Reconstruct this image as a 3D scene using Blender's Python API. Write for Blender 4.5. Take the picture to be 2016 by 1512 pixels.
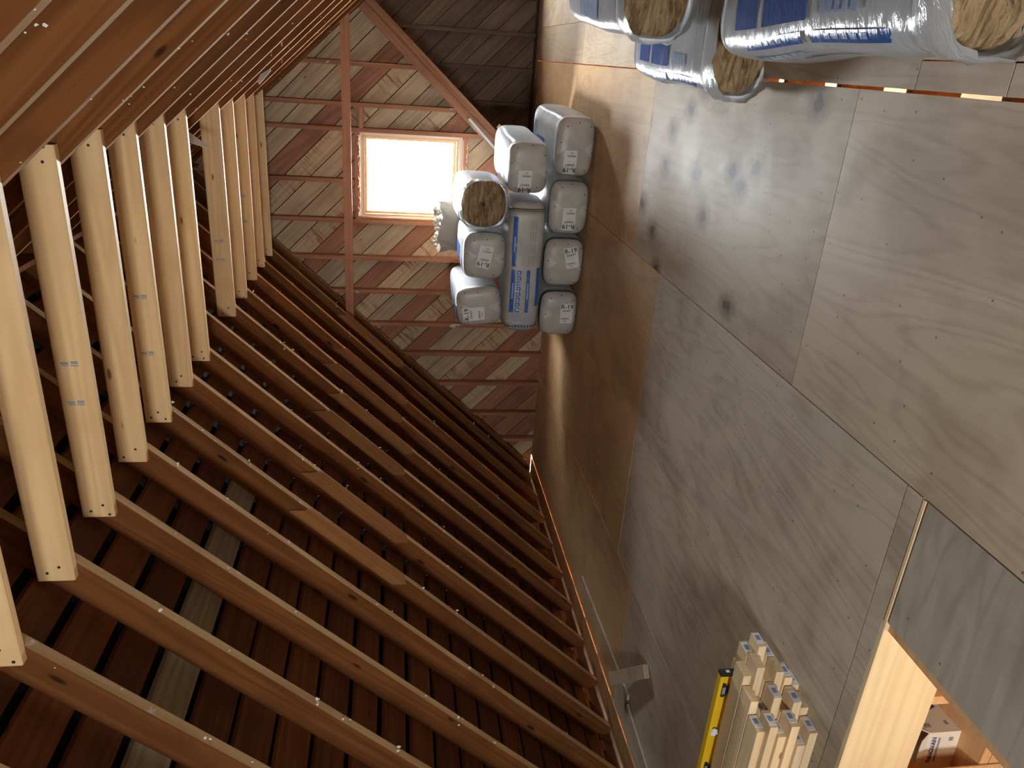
import bpy, math, random
from mathutils import Matrix, Vector
random.seed(7)
S = bpy.context.scene
for o in list(bpy.data.objects): bpy.data.objects.remove(o)
COL = S.collection

# ---------------------------------------------------------------- camera
cd = bpy.data.cameras.new('camera'); cam = bpy.data.objects.new('camera', cd); COL.objects.link(cam)
cd.sensor_width = 36.0; cd.sensor_fit = 'HORIZONTAL'; cd.lens = 1490 / 2016 * 36; cd.clip_start = .02
cx, cy, cz = Vector((.0663, -.1386, -.9881)), Vector((.9162, .4006, .0053)), Vector((.3951, -.9057, .1536))
cam.matrix_world = Matrix(((cx.x, cy.x, cz.x, 0), (cx.y, cy.y, cz.y, 0), (cx.z, cy.z, cz.z, 1.72), (0, 0, 0, 1)))
S.camera = cam

# ---------------------------------------------------------------- world, daylight portals, exposure
w = bpy.data.worlds.new('sky'); S.world = w; w.use_nodes = True
bg = w.node_tree.nodes['Background']; bg.inputs[0].default_value = (.90, .96, 1.0, 1); bg.inputs[1].default_value = 150
def portal(name, loc, rot, sx, sy):
    l = bpy.data.lights.new(name, 'AREA'); l.shape = 'RECTANGLE'; l.size = sx; l.size_y = sy
    l.cycles.is_portal = True
    o = bpy.data.objects.new(name, l); COL.objects.link(o); o.location = loc; o.rotation_euler = rot
portal('gable_window_portal', (-1.23, 8.40, 1.57), (math.radians(-90), 0, 0), .80, .96)
portal('alcove_window_portal', (1.325, 10.30, 1.30), (math.radians(-90), 0, 0), .54, .69)
portal('near_window_portal', (-1.0, -3.12, 1.55), (math.radians(90), 0, 0), .8, .9)
def lamp(name, loc, e, col=(1, .50, .20), r=.12):
    l = bpy.data.lights.new(name, 'POINT'); l.energy = e; l.color = col; l.shadow_soft_size = r
    o = bpy.data.objects.new(name, l); COL.objects.link(o); o.location = loc
lamp('lower_room_lamp', (-1.95, .95, -.45), 19, (1, .78, .52))
lamp('lower_room_lamp', (-3.6, 5.4, -1.3), 160)
lamp('lower_room_lamp', (.4, 3.2, -1.5), 45)
S.view_settings.view_transform = 'Standard'; S.view_settings.look = 'None'
S.view_settings.gamma = 1.0; S.view_settings.exposure = 0.15
S.view_settings.use_curve_mapping = False

# ---------------------------------------------------------------- helpers
def mesh(name, v, f, smooth=False):
    me = bpy.data.meshes.new(name); me.from_pydata([tuple(p) for p in v], [], f); me.update()
    if smooth:
        for p in me.polygons: p.use_smooth = True
    return me
def add(name, me, mat=None, parent=None, loc=None, rot=None):
    o = bpy.data.objects.new(name, me); COL.objects.link(o)
    if mat is not None and len(me.materials) == 0: me.materials.append(mat)
    if parent is not None: o.parent = parent
    if loc is not None: o.location = loc
    if rot is not None: o.rotation_euler = rot
    return o
def empty(name, loc=(0, 0, 0), rot=(0, 0, 0)):
    o = bpy.data.objects.new(name, None); COL.objects.link(o); o.location = loc; o.rotation_euler = rot
    o.empty_display_size = .1
    return o
def tag(o, label, cat, group=None):
    o['label'] = label; o['category'] = cat
    if group: o['group'] = group
    return o
def struct(o): o['kind'] = 'structure'; return o
BF = [(0, 3, 2, 1), (4, 5, 6, 7), (0, 1, 5, 4), (1, 2, 6, 5), (2, 3, 7, 6), (3, 0, 4, 7)]
def bv(x0, x1, y0, y1, z0, z1):
    return [(x0, y0, z0), (x1, y0, z0), (x1, y1, z0), (x0, y1, z0), (x0, y0, z1), (x1, y0, z1), (x1, y1, z1), (x0, y1, z1)]
def box(x0, x1, y0, y1, z0, z1, name='box'): return mesh(name, bv(x0, x1, y0, y1, z0, z1), BF)
def boxes(lst, name='boxes'):
    v = []; f = []
    for b in lst:
        n = len(v); v += bv(*b); f += [tuple(i + n for i in q) for q in BF]
    return mesh(name, v, f)
def cbox(x0, x1, y0, y1, z0, z1, c, name='board'):
    """box along X with chamfered long edges"""
    ring = [(y0 + c, z0), (y1 - c, z0), (y1, z0 + c), (y1, z1 - c), (y1 - c, z1), (y0 + c, z1), (y0, z1 - c), (y0, z0 + c)]
    v = [(x0, y, z) for y, z in ring] + [(x1, y, z) for y, z in ring]
    f = [(i, (i + 1) % 8, 8 + (i + 1) % 8, 8 + i) for i in range(8)]
    f = [q[::-1] for q in f] + [tuple(range(8)), tuple(range(15, 7, -1))]
    return mesh(name, v, f)
def prism(polys, y0, y1, name='prism'):
    """convex polygons in XZ extruded along Y"""
    v = []; f = []
    for p in polys:
        n = len(v); k = len(p)
        v += [(x, y0, z) for x, z in p] + [(x, y1, z) for x, z in p]
        f += [tuple(n + i for i in range(k)), tuple(n + k + i for i in reversed(range(k)))]
        f += [(n + i, n + k + i, n + k + (i + 1) % k, n + (i + 1) % k) for i in range(k)]
    return mesh(name, v, f)
def clip(poly, a, b, c):
    """keep a*x+b*z+c>=0"""
    out = []
    for i in range(len(poly)):
        p, q = poly[i], poly[(i + 1) % len(poly)]
        dp, dq = a * p[0] + b * p[1] + c, a * q[0] + b * q[1] + c
        if dp >= 0: out.append(p)
        if dp * dq < 0:
            t = dp / (dp - dq); out.append((p[0] + t * (q[0] - p[0]), p[1] + t * (q[1] - p[1])))
    return out

# ---------------------------------------------------------------- materials
def newmat(name):
    m = bpy.data.materials.new(name); m.use_nodes = True
    nt = m.node_tree; b = nt.nodes['Principled BSDF']
    return m, nt, b
def N(nt, t, **kw):
    n = nt.nodes.new(t)
    for k, v in kw.items():
        if k.startswith('i_'): n.inputs[k[2:].replace('_', ' ')].default_value = v
        else: setattr(n, k, v)
    return n
def math_(nt, op, a, b=None, clampit=False):
    n = nt.nodes.new('ShaderNodeMath'); n.operation = op; n.use_clamp = clampit
    for i, s in enumerate((a, b)):
        if s is None: continue
        if isinstance(s, (int, float)): n.inputs[i].default_value = s
        else: nt.links.new(s, n.inputs[i])
    return n.outputs[0]
def mixc(nt, f, a, b, mode='MIX'):
    n = nt.nodes.new('ShaderNodeMix'); n.data_type = 'RGBA'; n.blend_type = mode
    for i, s in ((0, f), (6, a), (7, b)):
        if isinstance(s, (int, float)): n.inputs[i].default_value = s
        elif isinstance(s, tuple): n.inputs[i].default_value = (*s, 1)
        else: nt.links.new(s, n.inputs[i])
    return n.outputs[2]
def ramp(nt, fac, lo, hi):
    n = nt.nodes.new('ShaderNodeMapRange'); nt.links.new(fac, n.inputs[0])
    n.inputs[1].default_value = lo; n.inputs[2].default_value = hi; n.interpolation_type = 'SMOOTHSTEP'
    return n.outputs[0]
def coords(nt, rotY=0.0, rand=True):
    tc = N(nt, 'ShaderNodeTexCoord'); out = tc.outputs['Object']
    oi = N(nt, 'ShaderNodeObjectInfo')
    if rand:
        r = math_(nt, 'MULTIPLY', oi.outputs['Random'], 53.7)
        va = N(nt, 'ShaderNodeVectorMath', operation='ADD'); nt.links.new(out, va.inputs[0]); nt.links.new(r, va.inputs[1]); 
    else:
        va = N(nt, 'ShaderNodeVectorMath', operation='ADD'); nt.links.new(out, va.inputs[0])
    out = va.outputs[0]
    if rotY:
        vr = N(nt, 'ShaderNodeVectorRotate', rotation_type='Y_AXIS'); nt.links.new(out, vr.inputs[0]); vr.inputs['Angle'].default_value = rotY
        out = vr.outputs[0]
    return out, oi.outputs['Random']
def scaled(nt, v, s):
    n = N(nt, 'ShaderNodeVectorMath', operation='MULTIPLY'); nt.links.new(v, n.inputs[0]); n.inputs[1].default_value = s
    return n.outputs[0]
def noise(nt, v, scale, detail=4, dist=0.0, rough=.55):
    n = N(nt, 'ShaderNodeTexNoise'); nt.links.new(v, n.inputs['Vector'])
    n.inputs['Scale'].default_value = scale; n.inputs['Detail'].default_value = detail
    n.inputs['Distortion'].default_value = dist; n.inputs['Roughness'].default_value = rough
    return n.outputs[0]
def bump(nt, b, h, strength=.3, dist=.01):
    n = N(nt, 'ShaderNodeBump'); nt.links.new(h, n.inputs['Height'])
    n.inputs['Strength'].default_value = strength; n.inputs['Distance'].default_value = dist
    nt.links.new(n.outputs[0], b.inputs['Normal'])

def wood(name, light, dark, axis='X', rotY=0.0, rough=.65, vary=.35, knots=.0, knotcol=None, white=0.0, streak=None, ring=9.0, spec=.22):
    m, nt, b = newmat(name)
    v, rnd = coords(nt, rotY)
    st = {'X': (.22, 5, 5), 'Y': (5, .22, 5), 'Z': (5, 5, .22)}[axis]
    s = scaled(nt, v, st)
    big = noise(nt, s, 1.1, 2, .4)
    rings = math_(nt, 'FRACT', math_(nt, 'MULTIPLY', big, ring))
    rings = ramp(nt, math_(nt, 'ABSOLUTE', math_(nt, 'SUBTRACT', rings, .5)), .05, .5)
    fine = noise(nt, s, 9, 5)
    t = math_(nt, 'ADD', math_(nt, 'MULTIPLY', rings, .45), math_(nt, 'MULTIPLY', fine, .65), True)
    c = mixc(nt, t, light, dark)
    pat = noise(nt, v, 2.3, 3)
    c = mixc(nt, ramp(nt, pat, .45, .8), c, dark)
    if knots:
        ks = scaled(nt, v, {'X': (2.6, 8, 8), 'Y': (8, 2.6, 8), 'Z': (8, 8, 2.6)}[axis])
        vo = N(nt, 'ShaderNodeTexVoronoi'); nt.links.new(ks, vo.inputs['Vector']); vo.inputs['Scale'].default_value = 1.0
        k = ramp(nt, vo.outputs['Distance'], knots, knots * .45)
        c = mixc(nt, k, c, knotcol or tuple(x * .35 for x in dark))
    if streak:
        ss = scaled(nt, v, {'X': (14, 1.2, 1.2), 'Y': (1.2, 14, 1.2), 'Z': (1.2, 1.2, 14)}[axis])
        c = mixc(nt, math_(nt, 'MULTIPLY', ramp(nt, noise(nt, ss, 2.2, 3), .50, .60), ramp(nt, pat, .42, .6)), c, streak)
    if white:
        c = mixc(nt, math_(nt, 'MULTIPLY', ramp(nt, noise(nt, v, 9, 4), .66, .72), white), c, (.55, .52, .46))
    hsv = N(nt, 'ShaderNodeHueSaturation'); nt.links.new(c, hsv.inputs['Color'])
    nt.links.new(math_(nt, 'ADD', math_(nt, 'MULTIPLY', rnd, vary), 1 - vary * .5), hsv.inputs['Value'])
    nt.links.new(hsv.outputs[0], b.inputs['Base Color'])
    b.inputs['Roughness'].default_value = rough; b.inputs['Specular IOR Level'].default_value = spec
    bump(nt, b, fine, .25, .004)
    return m
def plain(name, col, rough=.6, metal=0.0, spec=.4, vary=0):
    m, nt, b = newmat(name); b.inputs['Base Color'].default_value = (*col, 1)
    b.inputs['Roughness'].default_value = rough; b.inputs['Metallic'].default_value = metal; b.inputs['Specular IOR Level'].default_value = spec
    v, rnd = coords(nt); n = noise(nt, v, 14, 3)
    c = mixc(nt, math_(nt, 'MULTIPLY', n, .25), col, tuple(x * .6 for x in col))
    nt.links.new(c, b.inputs['Base Color'])
    return m
def plywood(name, base, dark, axis='Y', knots=False, spec=.28, rough=.56):
    m, nt, b = newmat(name)
    v, rnd = coords(nt)
    st = (2.6, .42, 2.6) if axis == 'Y' else (.42, 2.6, 2.6)
    s = scaled(nt, v, st)
    big = noise(nt, s, 1.0, 2.5, .7)
    fr = math_(nt, 'FRACT', math_(nt, 'MULTIPLY', big, 13.0))
    rings = ramp(nt, math_(nt, 'ABSOLUTE', math_(nt, 'SUBTRACT', fr, .5)), .15, .5)
    fine = noise(nt, scaled(nt, v, (60, 2.5, 60) if axis == 'Y' else (2.5, 60, 60)), 1.0, 4)
    blot = noise(nt, v, 2.2, 4, .3)
    t = math_(nt, 'ADD', math_(nt, 'MULTIPLY', rings, .22), math_(nt, 'MULTIPLY', fine, .42), True)
    t = math_(nt, 'ADD', t, math_(nt, 'MULTIPLY', ramp(nt, blot, .40, .68), .40), True)
    c = mixc(nt, t, base, dark)
    sp = N(nt, 'ShaderNodeTexVoronoi', voronoi_dimensions='2D'); nt.links.new(v, sp.inputs['Vector']); sp.inputs['Scale'].default_value = 5.5
    c = mixc(nt, math_(nt, 'MULTIPLY', math_(nt, 'MULTIPLY', ramp(nt, sp.outputs['Distance'], .032, .016), math_(nt, 'GREATER_THAN', sp.outputs['Color'], .52)), .8), c, (.07, .05, .035))
    if knots:
        wv = N(nt, 'ShaderNodeVectorMath', operation='ADD'); nt.links.new(v, wv.inputs[0])
        nz = N(nt, 'ShaderNodeTexNoise'); nt.links.new(v, nz.inputs['Vector']); nz.inputs['Scale'].default_value = 22
        nt.links.new(scaled(nt, nz.outputs['Color'], (.06, .06, 0)), wv.inputs[1])
        vo = N(nt, 'ShaderNodeTexVoronoi', voronoi_dimensions='2D'); nt.links.new(scaled(nt, wv.outputs[0], (3.1, 2.3, 0)), vo.inputs['Vector']); vo.inputs['Scale'].default_value = 1.0
        sel = math_(nt, 'GREATER_THAN', vo.outputs['Color'], .38)
        c = mixc(nt, math_(nt, 'MULTIPLY', math_(nt, 'MULTIPLY', ramp(nt, vo.outputs['Distance'], .36, .06), sel), .75), c, (.13, .075, .045))
        c = mixc(nt, math_(nt, 'MULTIPLY', math_(nt, 'MULTIPLY', ramp(nt, vo.outputs['Distance'], .13, .06), sel), .9), c, (.055, .03, .018))
    hsv = N(nt, 'ShaderNodeHueSaturation'); nt.links.new(c, hsv.inputs['Color'])
    nt.links.new(math_(nt, 'ADD', math_(nt, 'MULTIPLY', rnd, .14), .93), hsv.inputs['Value'])
    nt.links.new(hsv.outputs[0], b.inputs['Base Color'])
    rg = math_(nt, 'ADD', math_(nt, 'MULTIPLY', blot, .25), rough - .12)
    nt.links.new(rg, b.inputs['Roughness']); b.inputs['Specular IOR Level'].default_value = spec
    bump(nt, b, fine, .12, .003)
    return m
def plastic(name, col, col2=None, rough=.2, wr=.5, spec=.6, thin=0):
    m, nt, b = newmat(name)
    v, rnd = coords(nt)
    wrk = noise(nt, scaled(nt, v, (5, 20, 5)), 1.0, 5, 1.2, .65)
    low = noise(nt, v, 6, 3)
    c = mixc(nt, ramp(nt, low, .3, .75), col, col2 or tuple(x * .86 for x in col))
    nt.links.new(c, b.inputs['Base Color']); b.inputs['Roughness'].default_value = rough
    b.inputs['Specular IOR Level'].default_value = spec; b.inputs['Subsurface Weight'].default_value = 0
    h = math_(nt, 'ADD', math_(nt, 'MULTIPLY', wrk, .7), math_(nt, 'MULTIPLY', low, .5))
    bump(nt, b, h, wr, .02)
    if thin:                                 # thin film lets light through
        tr = N(nt, 'ShaderNodeBsdfTranslucent'); tr.inputs[0].default_value = (*col, 1); mx = N(nt, 'ShaderNodeMixShader'); mx.inputs[0].default_value = thin
        nt.links.new(b.outputs[0], mx.inputs[1]); nt.links.new(tr.outputs[0], mx.inputs[2]); nt.links.new(mx.outputs[0], nt.nodes['Material Output'].inputs[0])
    return m
TH = math.atan(1.075)
M = {}
M['rafL'] = wood('old_rafter_wood', (.195, .070, .0195), (.098, .0325, .0095), 'X', TH, knots=.13, vary=.3, rough=.85, spec=.08)
M['rafR'] = wood('old_rafter_wood_right', (.195, .070, .0195), (.098, .0325, .0095), 'X', -TH, knots=.13, vary=.3, rough=.85, spec=.08)
M['splice'] = wood('splice_block_wood', (.28, .12, .040), (.18, .072, .024), 'X', TH, vary=.3, rough=.85, spec=.08)
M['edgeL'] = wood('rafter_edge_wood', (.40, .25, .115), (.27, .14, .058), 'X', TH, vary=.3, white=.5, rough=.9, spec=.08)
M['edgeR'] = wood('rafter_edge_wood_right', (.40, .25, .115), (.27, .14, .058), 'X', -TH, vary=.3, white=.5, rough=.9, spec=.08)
M['sheath'] = wood('roof_board_wood', (.19, .066, .023), (.095, .032, .0125), 'Y', vary=.5, knots=.08)
M['pale'] = wood('grey_roof_board', (.40, .33, .22), (.22, .17, .11), 'Y')
M['felt'] = plain('black_felt', (.006, .0055, .005), .9, spec=.1)
M['pine'] = wood('new_pine', (.72, .485, .245), (.56, .345, .155), 'X', knots=.10, knotcol=(.20, .10, .045), vary=.14, rough=.55)
M['pile'] = wood('pale_pile_pine', (.80, .62, .38), (.66, .47, .26), 'X', knots=.07, knotcol=(.3, .15, .07), vary=.25, rough=.55)
M['pineZ'] = wood('new_pine_header', (.76, .60, .37), (.64, .46, .25), 'X', knots=.13, knotcol=(.25, .12, .06), vary=.12, rough=.55)
M['stud'] = wood('gable_stud_wood', (.40, .175, .085), (.23, .09, .042), 'Z', white=.8, vary=.25)
M['beam'] = wood('girt_wood', (.42, .185, .095), (.30, .12, .06), 'X', vary=.15)
GR = math.radians(-45)
M['gtan'] = wood('tan_gable_board', (.50, .36, .22), (.30, .195, .11), 'X', GR, vary=.25, knots=.06)
M['gred'] = wood('red_gable_board', (.35, .15, .078), (.20, .083, .043), 'X', GR, vary=.3)
M['gstr'] = wood('streaked_gable_board', (.54, .385, .225), (.34, .225, .125), 'X', GR, vary=.2, streak=(.24, .10, .05))
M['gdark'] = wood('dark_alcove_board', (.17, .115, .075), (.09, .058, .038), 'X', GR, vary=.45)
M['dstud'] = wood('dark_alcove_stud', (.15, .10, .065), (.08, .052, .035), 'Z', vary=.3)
M['plyA'] = plywood('floor_plywood', (.535, .425, .295), (.305, .215, .13))
M['plyK'] = plywood('knotty_floor_plywood', (.52, .425, .305), (.32, .235, .15), knots=True, rough=.54, spec=.2)
M['plyO'] = plywood('orange_floor_plywood', (.60, .40, .21), (.40, .24, .115))
M['plyB'] = plywood('weathered_floor_plywood', (.56, .475, .355), (.31, .235, .16))
M['plyX'] = plywood('cross_grain_plywood', (.44, .385, .30), (.22, .17, .12), axis='X')
M['joist'] = wood('joist_wood', (.50, .27, .12), (.34, .165, .07), 'X', vary=.3)
M['room'] = plain('warm_room_plaster', (.62, .42, .24), .8)
M['orange'] = wood('lower_room_board', (.70, .42, .20), (.58, .32, .14), 'X', vary=.1)
M['white'] = plain('white_painted_trim', (.62, .58, .50), .55)
M['casing'] = wood('window_casing_wood', (.60, .42, .24), (.48, .31, .17), 'Z', vary=.1)
M['foam'] = plain('dried_foam', (.66, .62, .52), .8)
M['bag'] = plastic('bag_plastic', (.70, .72, .73), rough=.18, wr=.55, thin=.3)
M['bagend'] = plastic('bag_end_plastic', (.42, .39, .34), (.34, .31, .27), rough=.38, wr=.2, spec=.4)
M['fold'] = plastic('bag_fold_plastic', (.50, .47, .42), rough=.38, wr=.2, spec=.4)
M['blue'] = plastic('blue_print', (.035, .11, .36), rough=.22, wr=.5)
M['paleblue'] = plastic('faded_blue_print', (.30, .40, .58), rough=.22, wr=.5)
M['grey'] = plain('grey_print', (.26, .27, .28), .4)
M['lab'] = plain('paper_label', (.66, .64, .60), .6)
M['ink'] = plain('black_ink', (.02, .02, .022), .6)
M['hole'] = plain('vent_hole', (.03, .025, .02), .8)
M['yellow'] = plain('yellow_enamel', (.72, .44, .015), .35)
M['black'] = plain('black_rubber', (.02, .02, .02), .5)
M['paper'] = plain('paper_scrap_white', (.68, .64, .56), .7)
M['carton'] = plain('carton_board', (.74, .66, .54), .6)
M['purple'] = plain('purple_print', (.06, .03, .22), .5)
M['card'] = plain('grey_kraft_paper', (.33, .28, .22), .8)
M['screw'] = plain('dark_screw', (.035, .025, .02), .5, .5)
M['tag'] = plain('white_stock_tag', (.72, .73, .75), .5)
M['tagink'] = plain('stock_tag_print', (.22, .28, .40), .5)
def woolmat():
    m, nt, b = newmat('glass_wool'); v, rnd = coords(nt)
    s = scaled(nt, v, (5, 5, 26)); a = noise(nt, s, 1.3, 6, 1.2); f = noise(nt, v, 70, 4)
    t = math_(nt, 'ADD', math_(nt, 'MULTIPLY', ramp(nt, a, .35, .65), .75), math_(nt, 'MULTIPLY', f, .25), True)
    nt.links.new(mixc(nt, t, (.145, .078, .036), (.46, .31, .165)), b.inputs['Base Color'])
    b.inputs['Roughness'].default_value = .95; b.inputs['Specular IOR Level'].default_value = .05
    bump(nt, b, math_(nt, 'ADD', a, math_(nt, 'MULTIPLY', f, .3)), 1.0, .03)
    return m
M['wool'] = woolmat()
def glassmat():
    m = bpy.data.materials.new('window_glass'); m.use_nodes = True; nt = m.node_tree; nt.nodes.clear()
    o = N(nt, 'ShaderNodeOutputMaterial'); t = N(nt, 'ShaderNodeBsdfTransparent'); g = N(nt, 'ShaderNodeBsdfGlossy'); g.inputs['Roughness'].default_value = .02
    mx = N(nt, 'ShaderNodeMixShader'); mx.inputs[0].default_value = .05
    nt.links.new(t.outputs[0], mx.inputs[1]); nt.links.new(g.outputs[0], mx.inputs[2]); nt.links.new(mx.outputs[0], o.inputs[0])
    return m
M['glass'] = glassmat()

# ================================================================= SETTING
m_ = 1.075; YB, YG = -3.0, 8.30             # near gable, far gable sheathing
sq = math.sqrt(1 + m_ * m_); RD = .14       # rafter depth
zl = lambda x: m_ * (x + 4.69)              # underside of left rafters
zr = lambda x: 2.449 - m_ * x               # underside of right rafters
RX, RZ = -1.206, 3.746                      # ridge (underside)
off = RD * sq
# ---- roof: black felt with skip boards and rafters beneath it
fo = off + .026 * sq
ceil_ = struct(add('ceiling', prism([[(-5.2, zl(-5.2) + fo), (RX, zl(RX) + fo), (RX, zl(RX) + fo + .05), (-5.2, zl(-5.2) + fo + .05)],
                                     [(RX, zr(RX) + fo), (2.9, zr(2.9) + fo), (2.9, zr(2.9) + fo + .05), (RX, zr(RX) + fo + .05)]], -3.3, 8.42, 'roof_felt'), M['felt']))
pitch = .139
nx, nz = math.sin(TH), math.cos(TH)
def roof_board(side, xc, y0, y1, mat, wx=.113, th=.012):
    if side < 0:
        a, b2 = xc - wx / 2, xc + wx / 2; z = lambda x: zl(x) + off + .002
    else:
        a, b2 = xc - wx / 2, xc + wx / 2; z = lambda x: zr(x) + off + .002
    p = [(a, z(a)), (b2, z(b2)), (b2, z(b2) + th * sq), (a, z(a) + th * sq)]
    return add('roof_board', prism([p], y0, y1, 'roof_board'), mat, ceil_)
j = -7
while True:
    x = -2.115 - pitch * (j + .5)
    if x < -4.98: break
    if x + .06 < RX:
        wx = .109 + random.uniform(-.009, .010)
        if j == 2:
            roof_board(-1, x, -3.2, 1.16, M['sheath'], wx); roof_board(-1, x, 1.19, 4.28, M['pale'], wx); roof_board(-1, x, 4.31, 8.32, M['sheath'], wx)
        else:
            c = random.choice((.9, 1.8, 2.73, 4.1, 5.03, 6.4))
            roof_board(-1, x, -3.2, c - .008, M['sheath'], wx); roof_board(-1, x, c + .008, 8.32, M['sheath'], wx)
    j += 1
x = RX + .075
while x < 2.72:
    roof_board(1, x, -3.2, 4.1, M['sheath'], .113 + random.uniform(-.006, .012)); roof_board(1, x, 4.115, 8.32, M['sheath'], .113 + random.uniform(-.006, .012))
    x += pitch
# ---- rafters
RY = [2.2, 2.66, 3.12, 3.6, 4.06, 4.53, 4.99, 5.46, 5.93, 6.42, 6.9, 7.36, 7.82, 8.17]
RY = [1.75 - .46 * k for k in range(10, -1, -1)] + RY
TK = .045
foot = -4.62
rl = [(foot, zl(foot)), (RX - .015, zl(RX - .015)), (RX - .015, zl(RX - .015) + off), (foot - .06, zl(foot - .06) + off), (foot - .06, zl(foot))]
rr = [(RX + .015, zr(RX + .015)), (2.21, zr(2.21)), (2.27, zr(2.21)), (2.27, zr(2.27) + off), (RX + .015, zr(RX + .015) + off)]
mL = prism([rl], 0, TK, 'rafter_left'); mR = prism([rr], 0, TK, 'rafter_right')
mL.materials.append(M['rafL']); mR.materials.append(M['rafR'])
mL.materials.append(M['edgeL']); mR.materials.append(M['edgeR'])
for me_ in (mL, mR): me_.polygons[2].material_index = 1      # underside takes the paler edge wood
xs0, xs1 = -2.64, -3.16
ds = .022 * sq
sis = prism([[(xs1 - .06, zl(xs1 - .06) + .02), (xs1, zl(xs1) - ds), (xs0, zl(xs0) - ds), (xs0, zl(xs0) + off * .55), (xs1 - .06, zl(xs1 - .06) + off * .55)]], -.021, -.001, 'splice_block')
rafters = []
for k, y in enumerate(RY):
    a = add('rafter', mL, M['rafL'], ceil_, (random.uniform(-.004, .004), y, random.uniform(-.006, .004))); rafters.append(a)
    if 3.9 < y < 8 and k % 5 != 2:
        s = add('splice_block', sis, M['splice'], a, (random.uniform(-.04, .04), 0, 0)); s.location.z = s.location.x * m_
    add('rafter', mR, M['rafR'], ceil_, (random.uniform(-.004, .004), y, random.uniform(-.006, .004)))
add('ridge_board', box(RX - .014, RX + .014, -3.0, 8.25, RZ - .06, RZ + off - .01, 'ridge_board'), M['rafL'], ceil_)
# tufts of old insulation, dust and cobweb stuck to the rafter edges: uncountable
def tufts():
    v = []; f = []
    rnd = random.Random(3)
    def blob(c, r):
        n = len(v); k = 5
        v.append((c[0], c[1], c[2] + r))
        for ring in (.5, -.5):
            for i in range(k):
                a = 6.283 * i / k + ring; q = r * rnd.uniform(.5, 1.3)
                v.append((c[0] + math.cos(a) * q, c[1] + math.sin(a) * q, c[2] + ring * r * rnd.uniform(.5, 1.4)))
        v.append((c[0], c[1], c[2] - r * rnd.uniform(.8, 2.2)))
        for i in range(k):
            i2 = (i + 1) % k
            f.append((n, n + 1 + i, n + 1 + i2)); f.append((n + 1 + i, n + 1 + k + i, n + 1 + k + i2, n + 1 + i2)); f.append((n + 1 + 2 * k, n + 1 + k + i2, n + 1 + k + i))
    for y in RY:
        if y < 1: continue
        for side in (-1, 1):
            for _ in range(16 if side < 0 else 9):
                if side < 0: x = rnd.uniform(-4.2, -1.9); z = zl(x)
                else: x = rnd.uniform(-.5, 1.0); z = zr(x)
                cl = rnd.choice((1, 1, 1, 3))
                for q in range(cl):
                    blob((x + rnd.uniform(-.03, .03), y + rnd.uniform(0, TK), z + rnd.uniform(-.006, .004)), rnd.uniform(.0018, .0045) * (1.8 if cl > 1 and side < 0 else 1))
    return mesh('insulation_tuft', v, f)
t = add('insulation_tuft', tufts(), M['foam'], ceil_); t['kind'] = 'stuff'

# ---- floor: joists, plywood sheets
floor = struct(add('floor', boxes([(-4.85, -4.70, -3.0, 10.4, -.20, -.03), (2.25, 2.4, -3.0, 10.4, -.20, -.02)], 'rim_joists'), M['joist']))
def panel(x0, x1, y0, y1, mat, g=.0025):
    cx_, cy_ = (x0 + x1) / 2, (y0 + y1) / 2; hx, hy = (x1 - x0) / 2 - g, (y1 - y0) / 2 - g
    return add('plywood_sheet', box(-hx, hx, -hy, hy, -.018, 0, 'plywood_sheet'), mat, floor, (cx_, cy_, random.uniform(-.0015, 0)))
A, B, K, X_, O_ = M['plyA'], M['plyB'], M['plyK'], M['plyX'], M['plyO']
# row right of the gap
for y0, y1, mm in ((-3, .1, A), (.1, 2.09, A), (2.09, 2.51, A), (2.51, 5.0, A), (5.0, 7.55, A), (7.55, 10.3, A)):
    panel(-.012, .082 if y1 <= 2.6 and y0 > 0 else .35, y0, y1, mm)
panel(.082, 1.2, .1, 2.51, A); panel(.35, 1.2, 2.51, 5.0, A); panel(.35, 1.2, 5.0, 7.55, A); panel(.35, 1.2, 7.55, 10.3, A); panel(.35, 1.2, -3, .1, A)
for y0, y1 in ((-3, -.5), (-.5, 1.94), (1.94, 4.38), (4.38, 6.82), (6.82, 10.3)): panel(1.2, 2.3, y0, y1, A)
# middle row
panel(-1.235, -.019, -3, .4, A); panel(-1.235, -.019, .4, 2.835, A); panel(-1.235, -.019, 2.835, 5.27, K); panel(-1.235, -.016, 5.27, 7.7, O_); panel(-1.235, -.016, 7.7, 10.3, O_)
# hatch surround and left rows
panel(-1.74, -1.235, -.6, 1.895, X_, .004); panel(-2.385, -1.235, -3, -.6, A)
panel(-3.48, -1.235, 1.915, 2.0, B)
panel(-2.385, -1.235, 2.0, 4.68, B); panel(-2.385, -1.235, 4.68, 7.1, O_); panel(-2.385, -1.235, 7.1, 8.32, O_)
panel(-3.48, -2.385, 2.0, 4.68, B); panel(-3.48, -2.385, 4.68, 7.0, O_); panel(-3.48, -2.385, 7.0, 8.32, O_)
panel(-4.60, -3.482, 1.9, 4.3, B); panel(-4.60, -3.482, 4.3, 6.7, O_); panel(-4.60, -3.482, 6.7, 8.32, O_)
panel(-4.60, -3.482, -3, 1.9, B); panel(-3.48, -2.385, -3, -.6, A); panel(-3.482, -3.0, -.6, 1.9, B)
for k in range(29):
    y = -2.9 + .455 * k
    if y > 8.2: x0 = -1.6
    else: x0 = -4.70
    if -.6 < y < 1.88:
        add('joist', box(-1.74, 2.25, y - .02, y + .02, -.20, -.019, 'joist'), M['joist'], floor)
        add('joist', box(-4.70, -3.0, y - .02, y + .02, -.20, -.019, 'joist'), M['joist'], floor)
    else:
        add('joist', box(x0, 2.25, y - .02, y + .02, -.20, -.019, 'joist'), M['joist'], floor)
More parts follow.
